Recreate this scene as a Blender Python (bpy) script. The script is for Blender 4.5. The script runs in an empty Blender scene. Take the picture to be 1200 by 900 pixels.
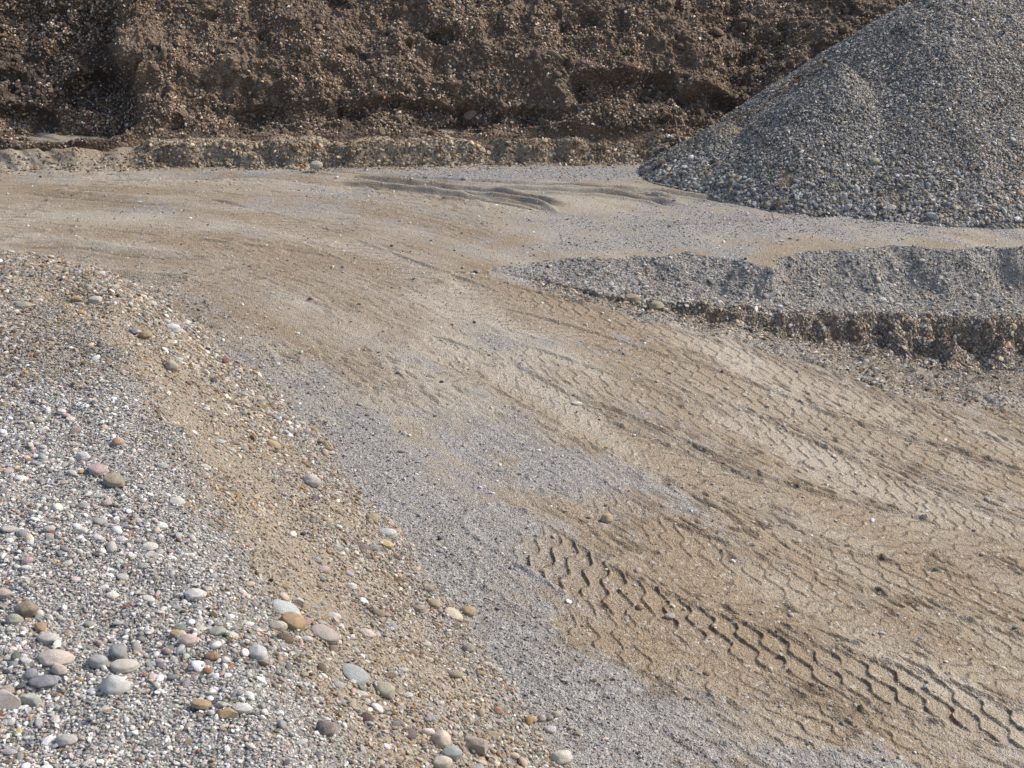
import bpy, math, random
import numpy as np
from mathutils import Vector

sc = bpy.context.scene
R = math.radians
random.seed(7)
rng = np.random.default_rng(11)

# ------------------------------------------------------------------ camera
PITCH = R(21.5); CAMZ = 5.0; FPX = 1648.0
cam_d = bpy.data.cameras.new('camera'); cam = bpy.data.objects.new('camera', cam_d)
sc.collection.objects.link(cam)
cam.location = (0, 0, CAMZ); cam.rotation_euler = (R(90) - PITCH, 0, 0)
cam_d.sensor_width = 36; cam_d.lens = FPX / 1200 * 36
cam_d.clip_start = 0.1; cam_d.clip_end = 6000
sc.camera = cam
# ------------------------------------------------------------------ light
SUN_AZ = R(15)      # direction to the sun, counted from +X towards +Y
SUN_EL = R(43)
w = bpy.data.worlds.new('World'); sc.world = w; w.use_nodes = True
nt = w.node_tree; nt.nodes.clear()
sky = nt.nodes.new('ShaderNodeTexSky'); sky.sky_type = 'NISHITA'; sky.sun_disc = False
sky.sun_elevation = SUN_EL; sky.sun_rotation = math.atan2(math.cos(SUN_AZ), math.sin(SUN_AZ))
sky.air_density = 1.0; sky.dust_density = 3.0; sky.ozone_density = 0.8
bg = nt.nodes.new('ShaderNodeBackground'); bg.inputs[1].default_value = 0.15
ow = nt.nodes.new('ShaderNodeOutputWorld')
nt.links.new(sky.outputs[0], bg.inputs[0]); nt.links.new(bg.outputs[0], ow.inputs[0])
sd = bpy.data.lights.new('sun', 'SUN'); sd.energy = 2.85; sd.angle = R(3.2); sd.color = (1.0, 0.95, 0.88)
so = bpy.data.objects.new('sun', sd); sc.collection.objects.link(so)
S = Vector((math.cos(SUN_EL) * math.cos(SUN_AZ), math.cos(SUN_EL) * math.sin(SUN_AZ), math.sin(SUN_EL)))
so.rotation_euler = (-S).to_track_quat('-Z', 'Y').to_euler(); so.location = (20, 10, 30)
sc.view_settings.view_transform = 'Standard'; sc.view_settings.look = 'None'
sc.view_settings.gamma = 1.0; sc.view_settings.use_curve_mapping = False
sc.view_settings.exposure = 0.42
sc.cycles.max_bounces = 4; sc.cycles.diffuse_bounces = 2

# ------------------------------------------------------------------ noise
def _hash(ix, iy, seed):
    h = (ix.astype(np.int64) * 374761393 + iy.astype(np.int64) * 668265263 + seed * 974711) & 0xffffffff
    h = ((h ^ (h >> 13)) * 1274126177) & 0xffffffff
    return ((h ^ (h >> 16)) & 1023).astype(np.int32)
_ga = np.arange(1024) / 1024 * 2 * np.pi
_gx, _gy = np.cos(_ga).astype(np.float32), np.sin(_ga).astype(np.float32)
def perlin(x, y, seed=0):
    x = np.asarray(x, np.float64); y = np.asarray(y, np.float64)
    ix = np.floor(x); iy = np.floor(y)
    fx = (x - ix).astype(np.float32); fy = (y - iy).astype(np.float32)
    ix = ix.astype(np.int64); iy = iy.astype(np.int64)
    ux = fx * fx * fx * (fx * (fx * 6 - 15) + 10); uy = fy * fy * fy * (fy * (fy * 6 - 15) + 10)
    def g(dx, dy):
        h = _hash(ix + dx, iy + dy, seed)
        return _gx[h] * (fx - dx) + _gy[h] * (fy - dy)
    a = g(0, 0); b = g(1, 0); c = g(0, 1); d = g(1, 1)
    return ((a + (b - a) * ux) + ((c + (d - c) * ux) - (a + (b - a) * ux)) * uy) * 1.5
def fbm(x, y, f, o=3, seed=0, gain=0.5):
    s = 0; a = 1.0
    for k in range(o):
        s = s + a * perlin(x * f, y * f, seed + 17 * k); f *= 2.03; a *= gain
    return s
def ss(a, b, x):
    t = np.clip((x - a) / (b - a), 0, 1); return t * t * (3 - 2 * t)
def bump1(x, c, wd):
    return np.exp(-((x - c) / wd) ** 2)

# ------------------------------------------------------------------ survey: sight lines from the camera station to world points
cp, sp = math.cos(PITCH), math.sin(PITCH)
def P(u, v, z=0.0):
    a = (450 - v) / FPX; b = (u - 600) / FPX
    t = (CAMZ - z) / (sp - cp * a)
    return (t * b, t * (cp + sp * a))
def road_z(x, y):
    k = 0.6
    t = np.asarray(x, float) - 0.6
    return -0.17 * (k * np.logaddexp(0, t / k)) * ss(22, 16, np.asarray(y, float))
def Pr(u, v):
    z = 0.0
    for _ in range(12):
        x, y = P(u, v, z); z = float(road_z(x, y))
    return (x, y)

def polydist(x, y, pts, smooth=0):
    """signed distance (positive on the left of travel) and arc length along a polyline"""
    best = np.full(x.shape, 1e9); sg = np.zeros(x.shape); al = np.zeros(x.shape); L = 0
    for (ax, ay), (bx, by) in zip(pts[:-1], pts[1:]):
        dx, dy = bx - ax, by - ay; l = math.hypot(dx, dy)
        if l < 1e-6: continue
        t = np.clip(((x - ax) * dx + (y - ay) * dy) / (l * l), 0, 1)
        px, py = x - ax - t * dx, y - ay - t * dy
        d = np.hypot(px, py); m = d < best
        best = np.where(m, d, best)
        sg = np.where(m, np.sign(dx * (y - ay) - dy * (x - ax)), sg)
        al = np.where(m, L + t * l, al); L += l
    return best * sg, al
def spline(pts, n=8):
    p = [pts[0]] + list(pts) + [pts[-1]]; out = []
    for i in range(1, len(p) - 2):
        for k in range(n):
            t = k / n; a, b, c, d = p[i - 1], p[i], p[i + 1], p[i + 2]
            out.append(tuple(0.5 * ((2 * b[j]) + (-a[j] + c[j]) * t + (2 * a[j] - 5 * b[j] + 4 * c[j] - d[j]) * t * t
                                    + (-a[j] + 3 * b[j] - 3 * c[j] + d[j]) * t ** 3) for j in (0, 1)))
    out.append(tuple(pts[-1])); return out

# ------------------------------------------------------------------ terrain heights
# the cut on the right: upper edge T, shelf edge Sh, foot of the steep face F, toe B (world points)
T_ = [P(575, 313), P(660, 304), P(800, 299), P(895, 311), P(930, 297), P(1000, 291), P(1100, 289), P(1250, 290), P(1600, 292)]
S_ = [P(580, 315.5, -.02), P(700, 344, -.14), P(850, 358, -.30), P(920, 364, -.38), P(1000, 367, -.46), P(1100, 371, -.52), P(1250, 366, -.56), P(1600, 366, -.6)]
F_ = [P(585, 317, -.04), P(720, 350, -.26), P(860, 374, -.5), P(930, 390, -.68), P(1000, 402, -.82), P(1100, 421, -1.0), P(1250, 421, -1.05), P(1600, 420, -1.1)]
B_ = [Pr(590, 320), Pr(740, 362), Pr(860, 388), Pr(940, 415), Pr(1000, 438), Pr(1100, 458), Pr(1250, 485), Pr(1600, 540)]
def cv(L, zs=None):
    L = sorted(L if zs is None else [(a[0], a[1], z) for a, z in zip(L, zs)])
    return np.array(L).T
Tc = cv(T_); Sc = cv(S_, [-.02, -.14, -.30, -.38, -.46, -.52, -.56, -.6])
Fc = cv(F_, [-.04, -.26, -.5, -.68, -.82, -1.0, -1.05, -1.1]); Bc = cv(B_)
X0 = Tc[0][0]
def cut_profile(x, y):
    """height and masks of the right-hand cut"""
    on = x > X0
    wx_ = ss(X0, X0 + 1.5, x)
    xw, yw = x, y
    x = x + wx_ * .16 * fbm(xw, yw, 1.7, 3, 7); y = y + wx_ * (.13 * fbm(xw, yw, 1.5, 3, 8) + .03 * fbm(xw, yw, 4.0, 2, 10))
    wob = 0.10 * fbm(x, y * 0 + 3.3, 1.3, 3, 5)
    ty = np.interp(x, Tc[0], Tc[1]) + wob * 0.8
    sy = np.minimum(np.interp(x, Sc[0], Sc[1]) + wob * 0.6 + .05 * perlin(x * 4, y * 0, 9), ty - .01); sz = np.interp(x, Sc[0], Sc[2])
    fy = np.minimum(np.interp(x, Fc[0], Fc[1]) - .42 * ss(X0, X0 + 3, x) + .10 * fbm(x, y * 0, 1.9, 3, 15), sy - .01); fz = np.interp(x, Fc[0], Fc[2])
    by = np.minimum(np.interp(x, Bc[0], Bc[1]) - .30 + .12 * fbm(x, y * 0, 1.1, 3, 25), fy - .01)
    zr = road_z(xw, yw)
    bz = road_z(x, by)
    # top face: slumps most of its height early, then a nearly level shelf
    t1 = np.clip((ty - y) / (ty - sy), 0, 1)
    z1 = sz * (0.78 * ss(0, .62, t1) + 0.22 * t1)
    t2 = np.clip((sy - y) / (sy - fy), 0, 1); t2 = np.clip(t2 + 1.5 * t2 * (1 - t2) * fbm(x * 2.6, t2 * 2.2, 1, 3, 11), 0, 1); z2 = sz + (fz - sz) * (.65 * ss(-.05, .62, t2) + .35 * t2)
    t3 = np.clip((fy - y) / (fy - by), 0, 1); z3 = fz + (bz - fz) * (1 - (1 - t3) ** 1.6)
    z = np.where(y > ty, 0.0, np.where(y > sy, z1, np.where(y > fy, z2, np.where(y > by, z3, zr))))
    z = np.where(on, z, np.where(yw > 16.4, 0, zr))
    act = ss(X0, X0 + 1.2, xw)
    m1 = np.where(on & (y <= ty) & (y > sy), 1.0, 0) * act
    m2 = np.where(on & (y <= sy) & (y > fy), 1.0, 0) * act
    m3 = np.where(on & (y <= fy) & (y > by), 1.0, 0) * act
    road = np.where(on & (y > by), 0.0, 1.0)
    return z, m1, m2, m3, road, t3

LEDGE_F = [(-40, 21.4), P(-400, 203), P(-60, 202), P(0, 201), P(90, 200), P(165, 198), P(200, 196), P(300, 198), P(420, 197), P(600, 194), P(760, 192), (9, 22.6), (40, 22.4)]
LF = cv(LEDGE_F)
def ledge(x, y):
    fy = np.interp(x, LF[0], LF[1]) + .09 * fbm(x, x * 0 + 1, .9, 3, 33)
    xl = P(172, 190)[0]
    soft = ss(xl + .15, xl - .25, x)                 # west of here the ledge is a scraped ramp
    wd = 0.36 + 0.22 * soft + .20 * fbm(x, y * .2, 1.1, 2, 72)
    y = y + .10 * fbm(x, y, 1.2, 2, 73) * (1 - .7 * soft)
    h = (0.33 + .09 * fbm(x, y * .3, 1.0, 3, 71)) * (1 - 0.32 * soft)
    t = np.clip((y - fy) / wd, 0, 1); t = ss(0, 1, t + (1 - soft) * 1.0 * t * (1 - t) * fbm(x * 2.2, t * 2.0, 1, 3, 74))
    return h * t + 0.06 * ss(0, 1.2, y - fy - wd), t, soft, fy

GUIDE = spline([Pr(-500, 235), Pr(0, 255), Pr(250, 275), Pr(430, 320), Pr(620, 410), Pr(860, 560), Pr(1200, 745), Pr(1500, 880)])
# wheel tracks: centre line, half width, ridge height, pitch, slant, wear
TR = [
    ([(585, 612), (640, 645), (710, 688), (830, 738), (950, 776), (1080, 812), (1230, 866), (1500, 965)], .27, .020, .165, 1, .0),
    ([(600, 672), (680, 722), (760, 762), (860, 795), (960, 818)], .24, .013, .17, 1, .25),
    ([(660, 560), (760, 618), (880, 668), (1000, 705), (1120, 742), (1260, 790), (1500, 885)], .26, .012, .16, 1, .25),
    ([(820, 840), (930, 850), (1040, 862), (1160, 885)], .24, .013, .17, 1, .12),
    ([(640, 480), (760, 530), (900, 585), (1050, 640), (1230, 700), (1470, 795)], .27, .013, .165, -1, .25),
    ([(560, 400), (700, 445), (850, 500), (1000, 560), (1230, 640), (1470, 735)], .26, .011, .17, 1, .34),
    ([(500, 350), (640, 385), (800, 435), (950, 490), (1100, 540), (1240, 590), (1480, 685)], .28, .012, .165, -1, .32),
    ([(560, 335), (700, 370), (850, 412), (980, 460), (1100, 505), (1230, 548), (1470, 643)], .26, .013, .16, 1, .28),
    ([(820, 470), (950, 530), (1080, 590), (1230, 655), (1470, 750)], .25, .013, .165, 1, .2),
    ([(700, 700), (820, 770), (900, 790)], .22, .008, .17, -1, .35),
    ([(880, 640), (1000, 665), (1120, 690), (1240, 720), (1480, 815)], .25, .013, .165, 1, .2),
    ([(0, 262), (150, 280), (300, 296), (440, 318)], .3, .008, .2, 1, .55),
    ([(200, 232), (330, 262), (480, 318), (600, 360)], .3, .012, .2, -1, .35),
    ([(60, 205), (240, 214), (420, 222), (560, 240), (650, 256)], .26, .010, .2, 1, .5),
    ([(860, 268), (1000, 270), (1200, 272)], .3, .012, .2, 1, .5),
    ([(730, 640), (860, 690), (980, 725), (1100, 752)], .24, .010, .16, -1, .3),
    ([(860, 560), (960, 592), (1080, 622), (1230, 668), (1470, 763)], .25, .012, .17, -1, .2),
    ([(720, 410), (860, 452), (1000, 508), (1120, 548), (1230, 580), (1470, 675)], .25, .013, .17, 1, .2),
    ([(1000, 730), (1100, 765), (1230, 805), (1470, 900)], .24, .013, .16, -1, .2),
    ([(420, 380), (560, 425), (700, 500), (800, 560)], .26, .008, .17, 1, .45),
]
TR = [(spline([Pr(*p) for p in a], 5), *r) for a, *r in TR]
RUTS = [  # smooth curved ruts on the far apron: depth .05 m, half width .12 m
    ([(400, 206), (520, 220), (610, 231), (668, 247)], .045, .08),
    ([(380, 214), (490, 226), (580, 236), (640, 250)], .045, .09),
    ([(560, 220), (660, 226), (740, 234), (795, 250)], .05, .09),
    ([(440, 207), (560, 213), (700, 222), (810, 246)], .03, .07),
    ([(420, 212), (540, 226), (620, 240), (650, 256)], .03, .07),
    ([(640, 216), (730, 224), (800, 234), (860, 250)], .035, .08),
    ([(880, 262), (1000, 264), (1100, 268), (1230, 270)], .03, .07),
    ([(700, 275), (850, 278), (1000, 276), (1230, 280)], .02, .08),
    ([(640, 388), (760, 425), (900, 468), (1050, 508), (1230, 560)], .014, .045),
    ([(640, 455), (740, 490), (860, 545), (960, 580), (1230, 660)], .014, .04),
    ([(900, 255), (1050, 258), (1230, 262)], .025, .10),
    ([(0, 202), (90, 208), (220, 208), (330, 205)], .03, .14),
    ([(20, 225), (160, 236), (300, 244)], .02, .14),
    ([(0, 290), (90, 288), (160, 298), (260, 302)], .02, .12),
    ([(30, 330), (130, 322), (230, 330)], .025, .10),
]
RUTS = [(spline([Pr(*p) for p in a], 5), d, hw) for a, d, hw in RUTS]

# near heap
TOE = spline([(2.2, 2.0), (1.3, 4.6), (.42, 6.62), (-.22, 8.16), (-1.02, 9.93), (-2.45, 12.8), (-3.7, 14.9), (-4.6, 15.9), (-6.4, 16.6), (-9.5, 17.2), (-16, 17.5)], 6)
SAND = spline([P(40, 360, .35), P(150, 425, .6), P(250, 520, .7), P(330, 605, .75), P(380, 690, .85)], 5)
def heap_raw(x, y):
    d, al = polydist(x, y, TOE)
    d = d + .10 * fbm(x, y, .9, 3, 41)
    hc = np.interp(y, [0, 5, 8, 10, 12.5, 15, 17.5], [1.45, 1.33, 1.2, 1.08, .88, .55, .30]) + .06 * fbm(x, y, .6, 2, 43)
    hs = np.tan(R(34.5)) * d
    k = .045
    h = -k * np.logaddexp(-hs / k, -hc / k)
    ds, _ = polydist(x, y, SAND)
    h = h - .07 * np.exp(-(ds / .26) ** 2) * ss(.1, .5, h)
    return h, d, ds, al
# pile on the right
def pile_raw(x, y):
    ang = np.arctan2(y - 22.6, x - 7.0)
    rough = .16 * fbm(x, y, .55, 2, 51)
    def cone(ax, ay, top, deg, r, bx=None):
        t = 0 if bx is None else np.clip((x - ax) / (bx - ax), 0, 1) * (bx - ax)
        return top - math.tan(R(deg)) * (np.hypot(np.hypot(x - ax - t, y - ay), r) - r)
    L_ = [cone(7.05, 22.8, 2.78, 34, .3, 12), cone(4.93, 21.32, 1.74, 37.5, .04), cone(8.4, 22.1, 1.95, 34, .3), cone(3.3, 21.7, .78, 33, .12), cone(6.7, 21.85, 1.9, 36, .15), cone(10.5, 22.2, 2.1, 34, .3)]
    k = .025
    H = L_[0] / k
    for q in L_[1:]: H = np.logaddexp(H, q / k)
    H = H * k
    gully = .02 * perlin(ang * 7, y * .8, 53) * ss(.2, 1.0, H) + .03 * fbm(x, y, 1.3, 2, 54)
    return H + rough * ss(0, 1.2, H) * .5 + gully

# ------------------------------------------------------------------ masks for the floor
def blob(x, y, u, v, ru, rv, z=0):
    cx, cy = Pr(u, v); x1, _ = Pr(u + ru, v); _, y1 = Pr(u, v - rv)
    return np.exp(-(((x - cx) / (x1 - cx)) ** 2 + ((y - cy) / (y1 - cy)) ** 2))

def floor(x, y, fine=True, tracks=True):
    """height + attributes of the pit floor"""
    z, m1, m2, m3, road, t3 = cut_profile(x, y)
    lz, lt, lsoft, lfy = ledge(x, y)
    z = z + lz
    dtoe, _ = polydist(x, y, TOE)
    gw, gs = polydist(x, y, GUIDE)
    inroad = road * (1 - lt)
    grey = np.maximum.reduce([
        1.0 * ss(-1.8, -.2, dtoe + .35 * fbm(x, y, .8, 3, 61)) * ss(15.5, 10.5, y),
        .9 * blob(x, y, 700, 850, 260, 120), .6 * blob(x, y, 560, 520, 200, 70), .85 * blob(x, y, 690, 560, 130, 45),
        1.3 * blob(x, y, 640, 203, 190, 10), .6 * blob(x, y, 480, 222, 160, 9),
        1.15 * blob(x, y, 950, 288, 330, 30), .9 * blob(x, y, 740, 300, 150, 18), 1.1 * blob(x, y, 1100, 268, 300, 16), 1.2 * blob(x, y, 880, 252, 120, 9), .8 * blob(x, y, 1000, 895, 300, 42),
        .6 * blob(x, y, 330, 200, 170, 9), .5 * blob(x, y, 640, 400, 160, 18), .45 * blob(x, y, 330, 240, 200, 16)])
    streak = fbm(gs * .5 + 1.3, gw * 3.0, 1.0, 3, 63)
    grey = np.clip(grey * .93 + .36 * streak + .34 * fbm(x, y, 1.9, 4, 65), 0, 1)
    grey = np.where(m1 + m2 + m3 > 0, np.clip(.95 * (m1 > 0) + .35 * (m2 > 0) + .5 * (m3 > 0) + .3 * fbm(x, y, 2, 2, 66), 0, 1), grey)
    brown = np.clip(m2 * .95 + m3 * (.80 - .45 * t3 + .4 * fbm(x, y, 1.5, 2, 67)), 0, 1)
    lface = ((lt > .02) & (lt < .97)) * 1.0
    brown = np.maximum(brown, lface * (1 - lsoft) * (.50 + .3 * fbm(x, y, 1.6, 2, 68)))
    brown = np.maximum(brown, (lt >= .97) * .25)
    grey = grey * (1 - lt * .95)
    # relief
    dz = .012 * fbm(x, y, .8, 3, 81)
    rough_zone = ss(.0, 1.6, gw * -1 + .4) * 0
    dz = dz + inroad * (.006 * fbm(gs * .9, gw * 7, 1, 3, 83))
    mud = (1 - grey) * inroad
    clod = fbm(gs * 2.6, gw * 12, 1.3, 4, 85)
    east = ss(-1.5, 2.0, x + (9 - y) * .25)
    patch = ss(-.3 - .2 * east, .35, fbm(gs * .35, gw * 1.1, 1, 3, 87)) * (0.45 + .55 * east)
    dash = fbm(gs * 4.5, gw * 15, 1.0, 2, 86)
    patch = patch * (1 - .75 * grey)
    dz = dz - inroad * patch * .012 * ss(.1, .5, clod) + inroad * patch * .008 * ss(.1, .5, -clod)
    de = np.maximum(east * ss(17, 13, y), .55 * ss(-.1, .4, fbm(x, y, .5, 2, 88)))
    de = de * (1 - .6 * grey)
    dz = dz - inroad * de * .014 * ss(.15, .55, dash)
    wet_shade = inroad * np.maximum(patch * ss(.15, .6, clod) * .85, de * .95 * ss(.14, .45, dash))
    wet_shade = np.maximum(wet_shade, inroad * east * (1 - grey) * .34 * ss(-.25, .35, fbm(gs * .6, gw * 2.4, 1, 4, 120)))
    face = np.clip(m1 + m2 + m3, 0, 1)
    dz = dz + face * (.03 * fbm(x, y, 2.2, 4, 89)) + m3 * (.035 * fbm(x, y, 4, 3, 90)) + m2 * .05 * fbm(x, y, 3.1, 4, 91)
    dz = dz + lface * (1 - .7 * lsoft) * .05 * fbm(x, y, 3.6, 4, 93) + (1 - lsoft) * (lt > .9) * .03 * fbm(x, y, 3, 3, 94)
    # diagonal scrape marks of a bucket on the ramp in the far corner
    dz = dz - lsoft * ((lt > .01)) * .035 * ss(-.2, .9, np.sin((x * 1.0 + y * .9) * 15 + 1.2 * perlin(x * 1.5, y * 1.5, 95))) * ss(-.2, .3, perlin(x * .9, y * .2, 96) + .15)
    for pts, dep, hw in (RUTS if tracks else []):
        px = np.array(pts); m = (x > px[:, 0].min() - .6) & (x < px[:, 0].max() + .6) & (y > px[:, 1].min() - .6) & (y < px[:, 1].max() + .6)
        if not m.any(): continue
        d, s = polydist(x[m], y[m], pts); L = s.max() + 1e-6
        e = ss(0, .15, s / L) * ss(1, .85, s / L) * (.8 + .3 * perlin(s * 3, d * 2, 97)) * (np.abs(d) < .6)
        q = d / hw
        dz[m] += 1.6 * e * (-dep * np.exp(-q ** 2) + .7 * dep * np.exp(-((np.abs(q) - 1.7) / .55) ** 2))
        wet_shade[m] = np.maximum(wet_shade[m], .85 * e * np.exp(-((q + .3) / .8) ** 2))
    for i, (pts, hw, hgt, pitch, sl, wear) in enumerate(TR if tracks else []):
        px = np.array(pts); m = (x > px[:, 0].min() - .5) & (x < px[:, 0].max() + .5) & (y > px[:, 1].min() - .5) & (y < px[:, 1].max() + .5)
        if not m.any(): continue
        xx, yy = x[m], y[m]
        d, s = polydist(xx, yy, pts); d = d + .015 * perlin(s * 3, d * 0, 101 + i)
        n = d / hw
        inside = ss(1.06, .94, np.abs(n)) * ss(.01, .7, s) * ss(s.max() - .01, s.max() - .5, s)
        keep = inside * ss(wear - .95, wear - .45, fbm(xx, yy, 1.6, 3, 103 + i)) 
        ph = s / (pitch * 1.12) + sl * 1.25 * n + .20 * np.sin(n * 7.2 + i) + .09 * perlin(xx * 5, yy * 5, 105)
        gr_ = np.hypot(1 / (pitch * 1.12), (sl * 1.25 + 1.44 * np.cos(n * 7.2 + i)) / hw)
        fr = ph - np.floor(ph); wl = .0105 + .004 * perlin(xx * 9, yy * 9, 106); q_ = (fr - .5) / gr_
        ridge = np.exp(-(q_ / wl) ** 2) * (.85 + .45 * perlin(xx * 14, yy * 14, 107))
        edge = np.exp(-((np.abs(n) - 1.08) / .10) ** 2) * ss(-.3, .3, perlin(s * 3.1, n, 108))
        crumb = np.maximum(0, perlin(xx * 13, yy * 13, 117)) * np.exp(-((np.abs(n) - 1.12) / .16) ** 2)
        dz[m] = dz[m] * (1 - .8 * keep) + keep * (-.016 + (1.25 if i == 0 else 1.0) * hgt * ridge + .003 * perlin(xx * 30, yy * 30, 118)) + .022 * crumb * inside.max() * (wear < .3) + .55 * hgt * edge * keep.max() * ss(wear - .8, wear - .3, fbm(xx, yy, 1.6, 3, 103 + i))
        wet_shade[m] = np.clip(np.maximum(wet_shade[m] * (1 - keep), 1.0 * keep * np.exp(-((q_ + .005) / .012) ** 2) * np.clip(.85 + .5 * perlin(xx * 7, yy * 7, 119), 0, 1) * (1 - wear)), 0, 1)  # lug shadows painted as dark lines along one side of the ridges
        grey[m] *= (1 - .55 * keep)
    if fine:
        dz = dz + .004 * perlin(x * 22, y * 22, 111) + .0028 * perlin(x * 47, y * 47, 112) * (.4 + grey)
        dz = dz + face * .012 * perlin(x * 13, y * 13, 113)
    # faint swell at the toe of the cut: dragged lip
    tint = np.clip(.5 + .55 * fbm(gs * .22, gw * 1.3, 1, 4, 115) + .2 * fbm(x, y, 1.3, 3, 116), 0, 1)
    return z + dz, grey, np.clip(brown, 0, 1), np.clip(wet_shade, 0, 1), face, tint

def heap(x, y, fine=True):
    h, d, ds, al = heap_raw(x, y)
    z0 = cut_profile(x, y)[0]
    sand = np.clip(np.exp(-(ds / .24) ** 2) * .95 + .40 * fbm(x, y, 1.2, 3, 121), 0, 1) * ss(.05, .3, h)
    sand = np.maximum(sand, .58 * ss(.1, .4, h) * ss(1.75, 1.45, d) + .3 * fbm(x, y, 1.8, 3, 127) * ss(.1, .4, h) * ss(1.9, 1.4, d))
    sand = np.maximum(sand, .55 * np.exp(-((d - 1.15 - .12 * perlin(al, al * 0, 122)) / .42) ** 2) * ss(11.5, 8.5, y))
    sand = np.clip(sand - .9 * ss(1.9, 2.6, d) * ss(10.5, 9, y), 0, 1)
    rib = .03 * fbm(al * 2.2, d * .6, 1, 3, 123) * ss(.2, .6, h) * ss(2.2, 1.4, d)
    dz = rib + .03 * fbm(x, y, 2.1, 3, 124)
    if fine: dz = dz + .008 * perlin(x * 17, y * 17, 125) + .006 * perlin(x * 37, y * 37, 126) * (1 - .5 * sand)
    return z0 + h + dz * ss(0, .12, h), h, sand, d
def pile(x, y, fine=True):
    H = pile_raw(x, y)
    dz = .02 * fbm(x, y, 3.0, 3, 131) * ss(0, .2, H)
    if fine: dz = dz + (.014 * perlin(x * 11, y * 11, 132) + .012 * perlin(x * 23, y * 23, 133)) * ss(-.05, .1, H)
    return H + dz, H

# ------------------------------------------------------------------ mesh helpers
def link(o, parent=None):
    sc.collection.objects.link(o)
    if parent: o.parent = parent
    return o
def tag(o, label=None, cat=None, group=None, kind=None):
    for k, v in (('label', label), ('category', cat), ('group', group), ('kind', kind)):
        if v: o[k] = v
    return o
def grid_object(name, X, Y, Z, mat, attrs, keep=None):
    """quad mesh from 2-D coordinate arrays; KEEP masks vertices"""
    nr, nc = X.shape
    idx = np.arange(nr * nc).reshape(nr, nc)
    q = np.stack([idx[:-1, :-1], idx[:-1, 1:], idx[1:, 1:], idx[1:, :-1]], -1).reshape(-1, 4)
    co = np.stack([X, Y, Z], -1).reshape(-1, 3)
    A = {k: v.reshape(-1) for k, v in attrs.items()}
    if keep is not None:
        kq = keep.reshape(-1)[q].any(1); q = q[kq]
        used = np.unique(q); rem = np.full(nr * nc, -1, np.int64); rem[used] = np.arange(len(used))
        q = rem[q]; co = co[used]; A = {k: v[used] for k, v in A.items()}
    me = bpy.data.meshes.new(name)
    me.vertices.add(len(co)); me.vertices.foreach_set('co', co.astype(np.float32).ravel())
    n = len(q); me.loops.add(4 * n); me.loops.foreach_set('vertex_index', q.astype(np.int32).ravel())
    me.polygons.add(n); me.polygons.foreach_set('loop_start', np.arange(0, 4 * n, 4, dtype=np.int32))
    me.polygons.foreach_set('use_smooth', np.ones(n, bool))
    for k, v in A.items():
        a = me.attributes.new(k, 'FLOAT', 'POINT'); a.data.foreach_set('value', v.astype(np.float32))
    me.update(calc_edges=True); me.validate()
    me.materials.append(mat)
    return link(bpy.data.objects.new(name, me))

# ------------------------------------------------------------------ materials
class NT:
    def __init__(s, name):
        s.m = bpy.data.materials.new(name); s.m.use_nodes = True; s.t = s.m.node_tree; s.t.nodes.clear()
        s.out = s.n('ShaderNodeOutputMaterial'); s.b = s.n('ShaderNodeBsdfPrincipled')
        s.t.links.new(s.b.outputs[0], s.out.inputs[0]); s.b.inputs['Roughness'].default_value = .92
        s.b.inputs['Specular IOR Level'].default_value = .25
    def n(s, t, **k):
        x = s.t.nodes.new(t)
        for a, b in k.items(): setattr(x, a, b)
        return x
    def l(s, a, b):
        s.t.links.new(a, b)
    def val(s, sock, v):
        if hasattr(v, 'is_linked'): s.l(v, sock)
        else: sock.default_value = v
    def attr(s, name, typ='GEOMETRY', out='Fac'):
        return s.n('ShaderNodeAttribute', attribute_name=name, attribute_type=typ).outputs[out]
    def coord(s):
        return s.n('ShaderNodeTexCoord').outputs['Object']
    def noise(s, co, sc_, det=3, out='Fac', rough=.55):
        x = s.n('ShaderNodeTexNoise'); s.l(co, x.inputs['Vector']); x.inputs['Scale'].default_value = sc_
        x.inputs['Detail'].default_value = det; x.inputs['Roughness'].default_value = rough; return x.outputs[out]
    def voro(s, co, sc_, out='Color', feat='F1'):
        x = s.n('ShaderNodeTexVoronoi', feature=feat); s.l(co, x.inputs['Vector']); x.inputs['Scale'].default_value = sc_; return x.outputs[out]
    def ramp(s, f, st, interp='LINEAR'):
        x = s.n('ShaderNodeValToRGB'); s.l(f, x.inputs[0]); r = x.color_ramp; r.interpolation = interp
        while len(r.elements) < len(st): r.elements.new(.5)
        for e, (p, c) in zip(r.elements, st): e.position = p; e.color = (*c, 1) if len(c) == 3 else c
        return x.outputs[0]
    def mix(s, f, a, b, bt='MIX'):
        x = s.n('ShaderNodeMix', data_type='RGBA', blend_type=bt)
        s.val(x.inputs[0], f)
        for i, v in ((6, a), (7, b)):
            if hasattr(v, 'is_linked'): s.l(v, x.inputs[i])
            else: x.inputs[i].default_value = (*v, 1)
        return x.outputs[2]
    def math(s, op, a, b=0.0, clamp=False):
        x = s.n('ShaderNodeMath', operation=op, use_clamp=clamp); s.val(x.inputs[0], a); s.val(x.inputs[1], b); return x.outputs[0]
    def bump(s, h, dist, strength=1.0):
        x = s.n('ShaderNodeBump'); s.l(h, x.inputs['Height']); x.inputs['Distance'].default_value = dist
        x.inputs['Strength'].default_value = strength; s.l(x.outputs[0], s.b.inputs['Normal'])

def gravel_ramp(s, f):
    return s.ramp(f, [(0, (.09, .09, .095)), (.22, (.20, .20, .20)), (.45, (.30, .29, .275)), (.62, (.36, .33, .28)), (.74, (.26, .21, .19)), (.86, (.45, .43, .40)), (1, (.62, .60, .56))])

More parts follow.
